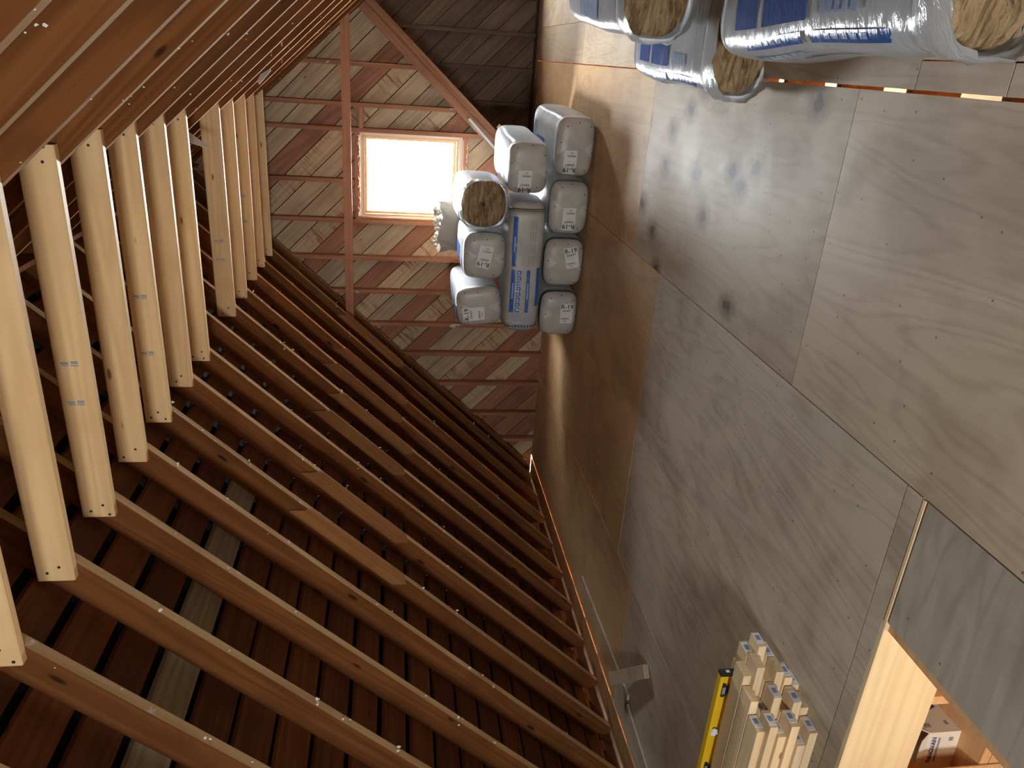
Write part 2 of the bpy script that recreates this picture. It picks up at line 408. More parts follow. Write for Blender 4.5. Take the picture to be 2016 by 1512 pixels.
# plate at the left eave on which the rafters stand
add('wall_plate', box(-4.86, -4.632, -3.0, 8.3, -.03, -.004, 'wall_plate'), M['joist'], floor)
add('blocking', box(-1.78, -1.741, -.6, 1.9, -.22, -.019, 'blocking'), M['orange'], floor)
# hatch header: pale pine boards
add('hatch_header', box(-3.0, -1.742, 1.90, 1.94, -.262, -.001, 'hatch_header'), M['pineZ'], floor)
add('hatch_header', box(-3.0, -1.742, 1.905, 1.945, -.312, -.265, 'hatch_header'), M['pineZ'], floor)
add('hatch_edge_strip', box(-1.742, -1.24, 1.899, 1.911, -.03, .0015, 'hatch_edge_strip'), M['pineZ'], floor)
add('blocking', box(-3.0, -2.96, -.6, 1.9, -.22, -.019, 'blocking'), M['orange'], floor)

# ---- far gable wall: diagonal boards on vertical studs around a window
WX0, WX1, WZ0, WZ1 = -1.645, -.825, 1.065, 2.06
bl = lambda x: 1.466 + 1.105 * x           # underside of the dormer rafter crossing the gable
def gable_regions(poly):
    out = []
    for cl in (((-1, 0, WX0),), ((1, 0, -WX1),), ((1, 0, -WX0), (-1, 0, WX1), (0, 1, -WZ1)), ((1, 0, -WX0), (-1, 0, WX1), (0, -1, WZ0))):
        p = poly
        for c in cl:
            p = clip(p, *c)
            if len(p) < 3: break
        if len(p) >= 3: out.append(p)
    return out
def gable_clip(p, o=off):
    for c in ((m_, -1, m_ * 4.69 + o), (-m_, -1, 2.449 + o), (0, 1, 0), (-1.105, 1, -1.466 - .02)):
        p = clip(p, *c)
        if len(p) < 3: return []
    return p
big = [(-6, -1), (4, -1), (4, 6), (-6, 6)]
wall_far = struct(add('wall_far', prism(gable_regions(gable_clip(big, fo)), 8.326, 8.36, 'gable_siding'), M['felt']))
def diag_strips(clipper, regions, y0, y1, pitch, gap, parent, mats):
    d = 1 / math.sqrt(2)
    for k in range(-32, 40):
        c0, c1 = k * pitch + gap / 2, (k + 1) * pitch - gap / 2     # c = (x+z)*d
        e = 9
        p = [(d * c0 - d * e, d * c0 + d * e), (d * c0 + d * e, d * c0 - d * e), (d * c1 + d * e, d * c1 - d * e), (d * c1 - d * e, d * c1 + d * e)]
        p = clipper(p[::-1])
        if len(p) < 3: continue
        ps = [q for q in regions(p) if len(q) >= 3]
        if not ps: continue
        dy = random.uniform(0, .006)
        add('sheathing_board', prism(ps, y0 + dy, y1, 'sheathing_board'), mats(k), parent)
gm = {}
rg = random.Random(11)
def gmat(k):
    return M[rg.choice(('gtan', 'gtan', 'gstr', 'gred', 'gstr', 'gtan', 'gred'))]
diag_strips(gable_clip, gable_regions, 8.300, 8.325, .187, .008, wall_far, gmat)
def stud(x, z0, z1, mat, y0=8.205, y1=8.298, w_=.042, parent=wall_far):
    return add('stud', box(-w_ / 2, w_ / 2, y0, y1, z0, z1, 'stud'), mat, parent, (x, 0, 0))
SX = [-.157, -.535, -.775, -1.29, -1.70, -2.10, -2.475, -2.855, -3.21, -3.585, -3.98, -4.335]
for x in SX:
    top = min(zl(x), zr(x)) + off - .03
    lo = max(0.001, bl(x) + .02) if x > -1.5 else .001
    if x == -1.29:
        stud(x, 2.14, top, M['stud']); stud(x, .001, 1.0, M['stud'])
    else: stud(x, lo, top, M['stud'])
add('window_header', box(-1.68, -.797, 8.205, 8.298, 2.085, 2.135, 'window_header'), M['beam'], wall_far)
add('window_sill_block', box(-1.68, -.797, 8.205, 8.298, .965, 1.02, 'window_sill_block'), M['beam'], wall_far)
add('blocking', box(-.755, -.557, 8.21, 8.298, 2.045, 2.09, 'blocking'), M['beam'], wall_far)
add('blocking', box(-1.675, -1.655, 8.21, 8.298, 1.02, 2.085, 'blocking'), M['stud'], wall_far)
# girt across the gable
add('girt', box(-2.72, .28, 8.02, 8.06, 2.160, 2.245, 'girt'), M['beam'], wall_far)
# dormer rafters crossing the gable
pn = math.sqrt(1 + 1.105 ** 2)
def brace(o0, o1, y0, y1, mat, x0=-1.30, x1=.62):
    p = [(x0, bl(x0) + o0 * pn), (x1, bl(x1) + o0 * pn), (x1, bl(x1) + o1 * pn), (x0, bl(x0) + o1 * pn)]
    p = clip(p, 0, 1, -.002)
    p = clip(p, -m_, -1, 2.449)
    return add('dormer_rafter', prism([p], y0, y1, 'dormer_rafter'), mat, wall_far)
M['brace'] = wood('dormer_rafter_wood', (.36, .165, .082), (.20, .085, .042), 'X', math.atan(1.105), vary=.15)
brace(.0, .075, 8.20, 8.30, M['brace']); brace(.078, .16, 8.165, 8.204, M['brace'])
# ---- window in the far gable
win = struct(add('window_1', boxes([(WX0, WX1, 8.25, 8.36, WZ0, WZ0 + .025), (WX0, WX1, 8.25, 8.36, WZ1 - .02, WZ1), (WX0, WX0 + .02, 8.25, 8.36, WZ0 + .025, WZ1 - .02), (WX1 - .02, WX1, 8.25, 8.36, WZ0 + .025, WZ1 - .02)], 'window_jamb'), M['casing']))
add('pane', box(WX0 + .02, WX1 - .02, 8.325, 8.330, WZ0 + .025, WZ1 - .02, 'pane'), M['glass'], win)
add('sash', boxes([(WX0 + .02, WX1 - .02, 8.295, 8.34, WZ0 + .025, WZ0 + .055), (WX0 + .02, WX1 - .02, 8.295, 8.34, WZ1 - .045, WZ1 - .02), (WX0 + .02, WX0 + .043, 8.295, 8.34, WZ0 + .055, WZ1 - .045), (WX1 - .043, WX1 - .02, 8.295, 8.34, WZ0 + .055, WZ1 - .045)], 'sash'), M['casing'], win)
add('casing', boxes([(WX0 - .022, WX0 - .001, 8.235, 8.299, WZ0 - .04, WZ1 + .02), (WX1 + .001, WX1 + .027, 8.24, 8.299, WZ0 - .04, WZ1 + .02), (WX0 - .001, WX1 + .001, 8.235, 8.299, WZ0 - .045, WZ0 - .001), (WX0 - .001, WX1 + .001, 8.235, 8.299, WZ1 + .001, WZ1 + .022)], 'casing'), M['white'], win)
# ragged foam beads round the frame
def foam():
    v = []; f = []; r = random.Random(5)
    def strip(p0, p1, n, up):
        prev = None
        for i in range(n + 1):
            t = i / n; x = p0[0] + (p1[0] - p0[0]) * t; z = p0[1] + (p1[1] - p0[1]) * t; h = r.uniform(.008, .030); dpt = r.uniform(.01, .03)
            b = len(v)
            if up == 'z': v.extend([(x, 8.235, z), (x, 8.235 - dpt, z + h * .3), (x, 8.215 - dpt, z + h), (x, 8.27, z + h)])
            else: v.extend([(x, 8.235, z), (x + h * .3, 8.235 - dpt, z), (x + h, 8.215 - dpt, z), (x + h, 8.27, z)])
            if prev is not None:
                for q in range(4): f.append((prev + q, prev + (q + 1) % 4, b + (q + 1) % 4, b + q))
            prev = b
    strip((WX0, WZ1 + .018), (WX1, WZ1 + .018), 40, 'z'); strip((WX0 - .03, WZ0 - .10), (WX1, WZ0 - .10), 40, 'z')
    return mesh('foam_bead', v, f)
add('foam_bead', foam(), M['foam'], win)

# ---- dim alcove beyond the dormer rafter
AW = (1.05, 1.60, .95, 1.65)                 # window in the end wall of the wing
def holed(h):
    def reg(p):
        out = []
        for cl in (((-1, 0, h[0]),), ((1, 0, -h[1]),), ((1, 0, -h[0]), (-1, 0, h[1]), (0, 1, -h[3])), ((1, 0, -h[0]), (-1, 0, h[1]), (0, -1, h[2]))):
            q = p
            for c in cl:
                q = clip(q, *c)
                if len(q) < 3: break
            if len(q) >= 3: out.append(q)
        return out
    return reg
wing = [(-1.327, 0), (2.41, 0), (2.41, 2.63), (1.7, bl(1.7))]
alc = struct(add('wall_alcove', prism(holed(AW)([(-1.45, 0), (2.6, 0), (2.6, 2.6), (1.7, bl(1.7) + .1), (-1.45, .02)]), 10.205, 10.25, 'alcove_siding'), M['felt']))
def alc_clip(p):
    for c in ((1, 0, 1.3), (-1, 0, 2.4), (0, 1, 0), (1.105, -1, 1.5), (-1, -1, 5.0)):
        p = clip(p, *c)
        if len(p) < 3: return []
    return p
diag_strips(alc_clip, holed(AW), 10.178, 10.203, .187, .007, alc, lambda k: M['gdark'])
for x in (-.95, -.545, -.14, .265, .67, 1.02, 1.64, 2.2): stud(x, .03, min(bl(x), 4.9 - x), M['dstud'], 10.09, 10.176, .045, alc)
add('bottom_plate', box(-1.3, 2.4, 9.94, 10.176, .001, .028, 'bottom_plate'), M['dstud'], alc)
w3 = struct(add('window_3', boxes([(AW[0], AW[1], 10.15, 10.25, AW[2], AW[2] + .03), (AW[0], AW[1], 10.15, 10.25, AW[3] - .03, AW[3]), (AW[0], AW[0] + .03, 10.15, 10.25, AW[2] + .03, AW[3] - .03), (AW[1] - .03, AW[1], 10.15, 10.25, AW[2] + .03, AW[3] - .03)], 'window_jamb'), M['casing']))
add('pane', box(AW[0] + .03, AW[1] - .03, 10.21, 10.215, AW[2] + .03, AW[3] - .03, 'pane'), M['glass'], w3)
struct(add('wall_alcove_slope', prism([[(-1.5, 0), (-1.327, 0), (1.7, bl(1.7)), (1.7, bl(1.7) + .12), (-1.5, .02)], [(1.7, bl(1.7)), (2.8, bl(1.7) - 1.1), (2.8, bl(1.7) - 1.0), (1.7, bl(1.7) + .12)]], 8.362, 10.25, 'alcove_slope'), M['sheath']))
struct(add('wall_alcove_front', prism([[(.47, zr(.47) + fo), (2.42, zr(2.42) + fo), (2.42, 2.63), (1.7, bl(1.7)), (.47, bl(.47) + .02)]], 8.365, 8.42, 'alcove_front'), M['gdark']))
struct(add('wall_alcove_side', box(-1.9, -1.5, 8.365, 10.25, -.2, .02, 'alcove_side'), M['felt']))

# ---- remaining shell: near gable with its own window, side walls, lower room
nw = (-1.4, -.6, 1.1, 2.0)
def nreg(p):
    out = []
    for cl in (((-1, 0, nw[0]),), ((1, 0, -nw[1]),), ((1, 0, -nw[0]), (-1, 0, nw[1]), (0, 1, -nw[3])), ((1, 0, -nw[0]), (-1, 0, nw[1]), (0, -1, nw[2]))):
        q = p
        for c in cl: q = clip(q, *c)
        if len(q) >= 3: out.append(q)
    return out
gp = big
for c in ((m_, -1, m_ * 4.69 + fo), (-m_, -1, 2.449 + fo), (0, 1, 0)): gp = clip(gp, *c)
struct(add('wall_near', prism(nreg(gp), -3.10, -3.02, 'near_gable'), M['gred']))
w2 = struct(add('window_2', boxes([(nw[0], nw[1], -3.1, -3.0, nw[2], nw[2] + .05), (nw[0], nw[1], -3.1, -3.0, nw[3] - .05, nw[3]), (nw[0], nw[0] + .05, -3.1, -3.0, nw[2] + .05, nw[3] - .05), (nw[1] - .05, nw[1], -3.1, -3.0, nw[2] + .05, nw[3] - .05)], 'window_jamb'), M['white']))
add('pane', box(nw[0] + .05, nw[1] - .05, -3.07, -3.065, nw[2] + .05, nw[3] - .05, 'pane'), M['glass'], w2)
struct(add('wall_left', box(-5.25, -4.87, -3.3, 10.5, -2.6, .6, 'wall_left'), M['room']))
struct(add('wall_right', box(2.42, 2.8, -3.3, 10.5, -2.6, .6, 'wall_right'), M['room']))
struct(add('wall_lower_near', box(-4.86, 2.41, -3.3, -3.02, -2.6, -.001, 'wall_lower_near'), M['room']))
struct(add('wall_lower_far', box(-4.86, 2.41, 10.26, 10.5, -2.6, -.02, 'wall_lower_far'), M['room']))
struct(add('floor_lower', box(-4.86, 2.41, -3.0, 10.25, -2.6, -2.5, 'floor_lower'), M['room']))
struct(add('wall_alcove_end', box(2.41, 2.8, 8.365, 10.5, .601, 3.2, 'wall_alcove_end'), M['felt']))
# boarded recess under the floor behind the hatch header
rec = struct(add('wall_recess', boxes([(-3.0, -2.0, 1.96, 2.62, -.745, -.705), (-3.0, -2.0, 2.58, 2.62, -.705, -.32)], 'recess_ledge'), M['orange']))
add('recess_board', box(-2.22, -2.18, 1.96, 2.58, -.705, -.32, 'recess_board'), M['orange'], rec)
add('recess_post', box(-2.86, -2.577, 1.95, 1.955, -2.4, -.32, 'recess_post'), M['orange'], rec)
add('recess_front', box(-3.0, -2.0, 1.96, 1.99, -2.48, -.75, 'recess_front'), M['orange'], rec)

# ================================================================= THINGS
# ---- collar ties
TZ0, TZ1 = 2.950, 3.087
tie_me = cbox(-.80, .80, -.038, 0, 0, TZ1 - TZ0, .004, 'collar_tie_board')
def disc(r, n=8, d=.002):
    v = [(r * math.cos(6.283 * i / n), -d, r * math.sin(6.283 * i / n)) for i in range(n)] + [(r * math.cos(6.283 * i / n), 0, r * math.sin(6.283 * i / n)) for i in range(n)]
    f = [tuple(range(n))] + [(i, (i + 1) % n, n + (i + 1) % n, n + i)[::-1] for i in range(n)]
    return mesh('screw', v, f)
scr = disc(.006)
st1 = boxes([(0, .006, -.0385, -.038, 0, .03), (.010, .022, -.0385, -.038, 0, .028), (0, .004, -.0385, -.038, .036, .062), (.007, .018, -.0385, -.038, .036, .066)], 'grade_stamp')
ords = ['first', 'second', 'third', 'fourth', 'fifth', 'sixth', 'seventh', 'eighth', 'ninth', 'tenth', 'eleventh', 'twelfth']
tiesY = [y for y in RY if 2.1 < y < 8 and abs(y - 5.46) > .1]
special = {0: 'pale pine collar tie nearest the camera, only its low end in the picture',
           1: 'long pale pine collar tie with a broad knot, second from the camera',
           6: 'pale pine collar tie on the near side of the one open gap in the row',
           7: 'pale pine collar tie on the far side of the one open gap in the row',
           11: 'orange-tinted collar tie furthest from the camera, next to the gable boards'}
rt = random.Random(2)
for i, y in enumerate(tiesY):
    e = empty('collar_tie', (-1.2 + rt.uniform(-.012, .012), y - .001, TZ0 + rt.uniform(-.004, .004)))
    tag(e, special.get(i, 'pale new pine collar tie, %s from the camera in the row under the rafters' % ords[i]), 'collar tie', 'pine collar ties between the rafters')
    add('board', tie_me, M['pine'], e)
    for sx in (-1, 1):
        for dx, dz in ((.77, .095), (.735, .055), (.785, .03)):
            if dx == .785 and i % 2: continue
            add('screw', scr, M['screw'], e, (sx * dx + rt.uniform(-.008, .008), -.038, dz + rt.uniform(-.012, .012)))
    if i in (2, 7, 9, 4):
        for dx in (-.12, -.33): add('grade_stamp', st1, M['grey'], e, (dx + rt.uniform(-.1, .1), -.0003, .045))

# ---- insulation bags
E1, E2 = .26, .46
def sp(v, e): return math.copysign(abs(v) ** e, v)
class Shape:
    def __init__(s, a, b, L, seed=0): s.a, s.b, s.L, s.sd = a, b, L, seed
    def wob(s, x, y, z):
        k = s.sd
        return (x * (1 + .03 * math.sin(4.1 * y + k) + .015 * math.sin(9 * y + 2 * k + 3 * z)), y, (z) * (1 + .035 * math.sin(3.3 * y + 1.7 * k) + .012 * math.sin(11 * y + 5 * x)))
    def ring(s, y, rho, n, e=None):
        e = e or E2
        return [s.wob(s.a * rho * sp(math.cos(6.2832 * i / n), e), y, s.b * rho * sp(math.sin(6.2832 * i / n), e)) for i in range(n)]
    def rho(s, y): return max(0, 1 - abs(y / s.L) ** (2 / E1)) ** (E1 / 2)
    def yof(s, r): return s.L * max(0, 1 - r ** (2 / E1)) ** (E1 / 2)
    def body(s, n=40, open_near=False, part='all'):
        rings = []
        if not open_near:
            for r in (.15, .4, .65, .8, .9, .95): rings.append((-s.yof(r), r))
        else:
            for d, r in ((.15, 1.02), (.10, 1.06), (.05, 1.06), (.02, 1.02)): rings.append((-s.L - d + .06, r))
        ys = [-.9, -.8, -.66, -.5, -.33, -.16, 0, .16, .33, .5, .66, .8, .9]
        if open_near: rings.append((-s.L * .95, .985))
        for y in ys: rings.append((y * s.L, s.rho(y * s.L) if (y > 0 or not open_near) else .985))
        for r in (.95, .9, .8, .65, .4, .15): rings.append((s.yof(r), r))
        if not open_near and part == 'cap': rings = rings[:5] + [(-s.yof(.93), .93)]
        elif not open_near and part == 'body': rings = [(-s.yof(.93), .93)] + rings[5:]
        v = []; f = []
        rr_ = random.Random(s.sd)
        for ri, (y, r) in enumerate(rings):
            rg_ = s.ring(y, r, n, (.82, .76, .68, .6, .52)[ri] if open_near and ri < 5 else None)
            if open_near and ri < 3:
                rg_ = [(p[0] * (1 + rr_.uniform(-.03, .03)), p[1] + rr_.uniform(-.025, .025) * (2 - ri) / 2, p[2] * (1 + rr_.uniform(-.03, .03))) for p in rg_]
            v += rg_
        for k in range(len(rings) - 1):
            for i in range(n):
                i2 = (i + 1) % n; f.append((k * n + i, k * n + i2, (k + 1) * n + i2, (k + 1) * n + i))
        if not open_near and part != 'body': f.append(tuple(range(n - 1, -1, -1)))
        if part != 'cap': f.append(tuple((len(rings) - 1) * n + i for i in range(n)))
        return v, f
    def on(s, face, u, v_, eps):
        p, q = 2 / E2, 2 / E1
        if face == 'end':
            r = min(.999, (abs(u / s.a) ** p + abs(v_ / s.b) ** p) ** (1 / p)); y = -s.yof(r)
            x, y, z = s.wob(u, y, v_); return (x, y - eps, z)
        r = max(.01, 1 - abs(u / s.L) ** q) ** (E1 / 2)      # cross-section scale at length u
        if face in ('left', 'right'):
            k = max(1e-4, r ** p - abs(v_ / s.b) ** p) ** (1 / p)
            x = s.a * k * (-1 if face == 'left' else 1)
            x, y, z = s.wob(x, u, v_); return (x + (-eps if face == 'left' else eps), y, z)
        k = max(1e-4, r ** p - abs(v_ / s.a) ** p) ** (1 / p)
        x, y, z = s.wob(v_, u, s.b * k); return (x, y, z + eps)
    def patch(s, face, u0, u1, v0, v1, eps=.003, nu=6, nv=6, poly=None):
        v = []; f = []
        for i in range(nu + 1):
            for j_ in range(nv + 1): v.append(s.on(face, u0 + (u1 - u0) * i / nu, v0 + (v1 - v0) * j_ / nv, eps))
        for i in range(nu):
            for j_ in range(nv):
                a_ = i * (nv + 1) + j_; f.append((a_, a_ + 1, a_ + nv + 2, a_ + nv + 1))
        return mesh('print', v, f, True)
    def tri(s, face, p0, p1, p2, eps=.003, n=6):
        v = []; f = []; idx = {}
        for i in range(n + 1):
            for j_ in range(n + 1 - i):
                a_, b_ = i / n, j_ / n; c_ = 1 - a_ - b_
                idx[i, j_] = len(v); v.append(s.on(face, p0[0] * c_ + p1[0] * a_ + p2[0] * b_, p0[1] * c_ + p1[1] * a_ + p2[1] * b_, eps))
        for i in range(n):
            for j_ in range(n - i):
                f.append((idx[i, j_], idx[i + 1, j_], idx[i, j_ + 1]))
                if j_ < n - i - 1: f.append((idx[i + 1, j_], idx[i + 1, j_ + 1], idx[i, j_ + 1]))
        return mesh('fold', v, f, True)
TXT = {}
def text_mesh(s, size):
    if (s, size) in TXT: return TXT[s, size]
    cu = bpy.data.curves.new('lettering', 'FONT'); cu.body = s; cu.size = size; cu.align_x = 'CENTER'; cu.align_y = 'CENTER'; cu.resolution_u = 2; cu.extrude = .0004; cu.offset = size * .012
    o = bpy.data.objects.new('lettering', cu); COL.objects.link(o); bpy.context.view_layer.update()
    me = bpy.data.meshes.new_from_object(o.evaluated_get(bpy.context.evaluated_depsgraph_get()))
    bpy.data.objects.remove(o); bpy.data.curves.remove(cu)
    TXT[s, size] = me; return me
def end_sticker(e, sh, cxz, phi, base):
    """paper sticker R-19 KRAFT on the near end, turned by phi"""
    cx_, cz_ = cxz; w2_, h2_ = .060, .098
    pr = math.radians(phi); R_ = (math.cos(pr), math.sin(pr)); U_ = (-math.sin(pr), math.cos(pr))
    eps = .005
    v = []; f = []; n = 4
    for i in range(n + 1):
        for j_ in range(n + 1):
            a_, b_ = -w2_ + 2 * w2_ * i / n, -h2_ + 2 * h2_ * j_ / n
            v.append(sh.on('end', cx_ + a_ * R_[0] + b_ * U_[0], cz_ + a_ * R_[1] + b_ * U_[1], eps))
    for i in range(n):
        for j_ in range(n):
            k = i * (n + 1) + j_; f.append((k, k + n + 1, k + n + 2, k + 1))
    lab = add('sticker', mesh('sticker', v, f), M['lab'], e, (0, 0, base)); lab['label'] = 'white paper sticker printed R-19 KRAFT'
    yb = min(p[1] for p in v) - .0015
    def put(s, size, up, right=0):
        px, pz = cx_ + up * U_[0] + right * R_[0], cz_ + up * U_[1] + right * R_[1]
        t_ = bpy.data.objects.new('lettering', text_mesh(s, size)); COL.objects.link(t_); t_.parent = lab
        if not t_.data.materials: t_.data.materials.append(M['ink'])
        yy = sh.on('end', px, pz, eps + .002)[1]
        t_.location = (px, min(yy, sh.on('end', px + .03, pz, eps + .002)[1], sh.on('end', px - .03, pz, eps + .002)[1]), pz)
        t_.matrix_local = Matrix.Translation(t_.location) @ Matrix.Rotation(math.radians(90), 4, 'X') @ Matrix.Rotation(pr, 4, 'Z')
    put('R-19', .060, .064); put('KRAFT', .028, .024); put('5006922', .022, -.052, -.012); put('R000', .014, -.076, -.012)
    put('- - - - - -', .012, -.004)
def bag(label, x, y, z, a, b, L, rz=0, roll=0, phi=90, cxz=(0, -.02), side=(), opened=False, seed=1, cat='insulation bag', group=None, endmat='bagend', marks=True):
    """bag lying along its local Y, near end at -L; x,y,z = centre of its underside"""
    e = empty('insulation_bag', (x, y, z), (0, math.radians(roll), math.radians(rz)))
    tag(e, label, cat, group)
    sh = Shape(a, b, L, seed); v, f = sh.body(open_near=opened, part='body')
    wr = add('wrapper', mesh('wrapper', v, f, True), M['bag'], e, (0, 0, b))
    if not opened:
        ec = []; n = 40                      # greyer folded end: the flat face of the near end
        v, f = sh.body(part='cap'); add('end_cap', mesh('end_cap', v, f, True), M[endmat], e, (0, 0, b))
        for p in (((-a * .3, b * .93), (a * .35, b * .93), (.03 * a, b * .35)), ((-a * .38, -b * .93), (a * .3, -b * .93), (-.04 * a, -b * .40))):
            add('fold', sh.tri('end', *p), M['fold'], e, (0, 0, b))
        rh = random.Random(seed)
        hm = disc(.0055, 6, .002)
        for px, pz in ((-.75, .55), (-.7, -.5), (.72, .5), (.6, -.72), (.1, .78), (.78, -.05), (-.1, -.8)):
            q = sh.on('end', a * (px + rh.uniform(-.08, .08)), b * (pz + rh.uniform(-.08, .08)), .003)
            add('vent_hole', hm, M['hole'], e, (q[0], q[1], q[2] + b))
        end_sticker(e, sh, cxz, phi, b)
    else:
        rw = random.Random(seed + 50); n = 40; rings = []
        vv = []; ff = []
        levels = [(0.02, -L - .015), (.2, -L - .02), (.4, -L - .018), (.6, -L - .012), (.78, -L - .004), (.9, -L + .012), (.955, -L + .04), (.955, -L + .2)]
        for r, yy in levels:
            for p in sh.ring(yy, r, n, .72):
                ly = .018 * math.sin(p[2] * 95 + 3 * math.sin(7 * p[0]) + seed) + rw.uniform(-.008, .008)
                vv.append((p[0], yy + (ly if r < .95 else 0), p[2]))
        for k in range(len(levels) - 1):
            for i in range(n): ff.append((k * n + i, k * n + (i + 1) % n, (k + 1) * n + (i + 1) % n, (k + 1) * n + i))
        ff.append(tuple(range(n)))
        wl = add('glass_wool', mesh('glass_wool', vv, ff, True), M['wool'], e, (0, 0, b)); wl['label'] = 'brown glass wool showing at the torn end'
    for s_ in side:
        face, u0, u1, v0, v1, mt = s_[:6]
        add('print_block', sh.patch(face, u0, u1, v0, v1, .0045 if u1 - u0 < .04 else .003, 8, 5), M[mt], e, (0, 0, b))
    return e
G = 'bagged insulation stacked below the window'
hb = .185
topblue = [('top', -.15, .25, -.17, .02, 'blue'), ('top', -.40, -.2, -.12, -.05, 'paleblue'), ('left', -.2, .2, -.02, .1, 'blue')]
rb = [('top', -.12, .22, -.16, .0, 'blue'), ('top', .28, .45, -.1, .12, 'paleblue')]
# bottom layer, left to right seen upright
bag('insulation bag on the floor at the low end of the pile, R-19 sticker reading level', -2.20, 7.27, .002, .235, hb, .60, phi=-90, cxz=(.02, -.07), side=rb, seed=1, group=G)
bag('insulation bag on the floor, second from the low end, its R-19 sticker askew', -1.70, 7.25, .002, .235, hb, .60, phi=-78, cxz=(.06, -.06), side=rb, seed=2, group=G)
bag('insulation bag on the floor, third from the low end of the bottom layer', -1.20, 7.25, .002, .24, hb, .60, phi=90, cxz=(-.09, .0), side=rb, seed=3, group=G)
bag('insulation bag on the floor at the alcove end, its side shiny', -.655, 7.26, .002, .255, .185, .62, rz=-2, phi=90, cxz=(-.12, .04), side=rb + [('left', -.3, .1, -.05, .1, 'blue')], seed=4, group=G)
# middle layer
bag('insulation bag lying on two bags in the middle layer beside the one laid crosswise', -.855, 7.25, .394, .23, .185, .60, rz=-2, phi=90, cxz=(-.11, .03), side=topblue, seed=5, group=G)
# crosswise bag: long side to the camera
def cross_bag():
    e = empty('insulation_bag', (-1.765, 6.93, .378)); a, b, L = .30, .175, .61
    tag(e, 'long insulation bag laid crosswise, its blue bars and icon squares to the camera', 'insulation bag', G)
    sh = Shape(a, b, L, 6)
    rot = (0, 0, math.radians(90))          # local Y -> world -X ; local +x -> world +y ; local -x -> world -y
    v, f = sh.body(); add('wrapper', mesh('wrapper', v, f, True), M['bagend'], e, (0, 0, b), rot)
    def pt(u0, u1, v0, v1, mt, nm='print_block', eps=.003): add(nm, sh.patch('left', u0, u1, v0, v1, eps, 8, 3), M[mt], e, (0, 0, b), rot)
    # u runs along world -X (u=+L is the low end), v up
    pt(-.48, -.03, .085, .125, 'blue'); pt(.00, .40, .085, .125, 'blue'); pt(.0, .40, -.055, -.02, 'blue'); pt(-.02, .34, -.15, -.115, 'blue')
    for k in range(8): pt(.005 + k * .05, .045 + k * .05, .03, .072, 'blue', 'icon_square')
    for k in range(8): pt(.014 + k * .05, .036 + k * .05, .043, .06, 'paleblue', 'icon', .0045)
    for r in range(3):
        for k in range(7): pt(.425 + r * .052, .468 + r * .052, -.09 + k * .03, -.083 + k * .03 + .004, 'paleblue', 'print_line')
    for r in range(4):
        for k in range(3): pt(-.46 + r * .11, -.37 + r * .11, -.08 + k * .022, -.074 + k * .022, 'grey', 'print_line')
    for nm, u in (('STORAGE', -.25), ('USES', .2)): pass
    pt(-.30, -.16, .098, .112, 'paleblue', 'print_line', .0045); pt(.12, .27, .098, .112, 'paleblue', 'print_line', .0045); pt(.12, .27, -.044, -.031, 'paleblue', 'print_line', .0045)
cross_bag()
# top layer
bag('torn-open insulation bag on top of the pile, brown wool showing at its end', -1.215, 7.14, .752, .21, .205, .50, rz=3, side=[('top', -.3, .3, -.2, -.05, 'paleblue')], opened=True, seed=8, group=G)
bag('insulation bag in the middle of the top layer, blue print on its sunlit upper side', -1.665, 7.15, .735, .215, .19, .51, rz=1, roll=0, phi=80, cxz=(.0, .0), side=topblue, seed=9, group=G)
bag('insulation bag on the low end of the top layer, its R-19 sticker upright', -2.12, 7.17, .735, .19, .215, .51, rz=1, roll=-7, phi=0, cxz=(-.055, .055), side=[('top', -.45, -.05, -.12, .02, 'blue'), ('top', .0, .4, -.16, .1, 'paleblue')], seed=10, group=G)
# near bags at the edge of the picture
G2 = 'torn insulation bags lying beside the camera'
def big_print(b, L):
    k = b / .19; f = L / .72
    P = [('top', -.60, -.14, -.236, -.200, 'blue'), ('top', -.08, .36, -.236, -.200, 'blue'), ('left', -.30, .10, .03, .05, 'paleblue'),
         ('top', -.12, .20, -.165, .22, 'blue'), ('top', .25, .46, -.165, .22, 'blue')]
    P += [('left', -.02 + .055 * q, .025 + .055 * q, .095, .125, 'paleblue') for q in range(7)]
    P += [('top', -.47 + .05 * q, -.435 + .05 * q, -.226, -.210, 'paleblue') for q in range(5)]
    P += [('top', .06 + .05 * q, .095 + .05 * q, -.226, -.210, 'paleblue') for q in range(4)]
    P += [('top', -.42 + .045 * q, -.39 + .045 * q, -.15, -.10, 'paleblue') for q in range(5)]
    return [(c, u0 * f, u1 * f, v0 * (k if c == 'left' else 1), v1 * (k if c == 'left' else 1), m) for c, u0, u1, v0, v1, m in P]
bag('torn insulation bag on the floor nearest the camera, wide mouth of brown wool', .335, 2.74, .002, .265, .19, .72, rz=1, opened=True, side=big_print(.19, .72), seed=12, group=G2)
bag('torn insulation bag on the floor, its wool end half hidden by the nearest bag', .185, 4.30, .002, .26, .150, .66, rz=-3, opened=True, side=big_print(.15, .66), seed=13, group=G2)
bag('torn insulation bag resting on top of another, cut off by the edge of the picture', .44, 4.55, .318, .26, .18, .66, rz=-6, opened=True, side=[('left', -.1, .2, -.10, -.03, 'blue'), ('top', -.2, .2, -.2, -.05, 'paleblue')], seed=14, group=G2)
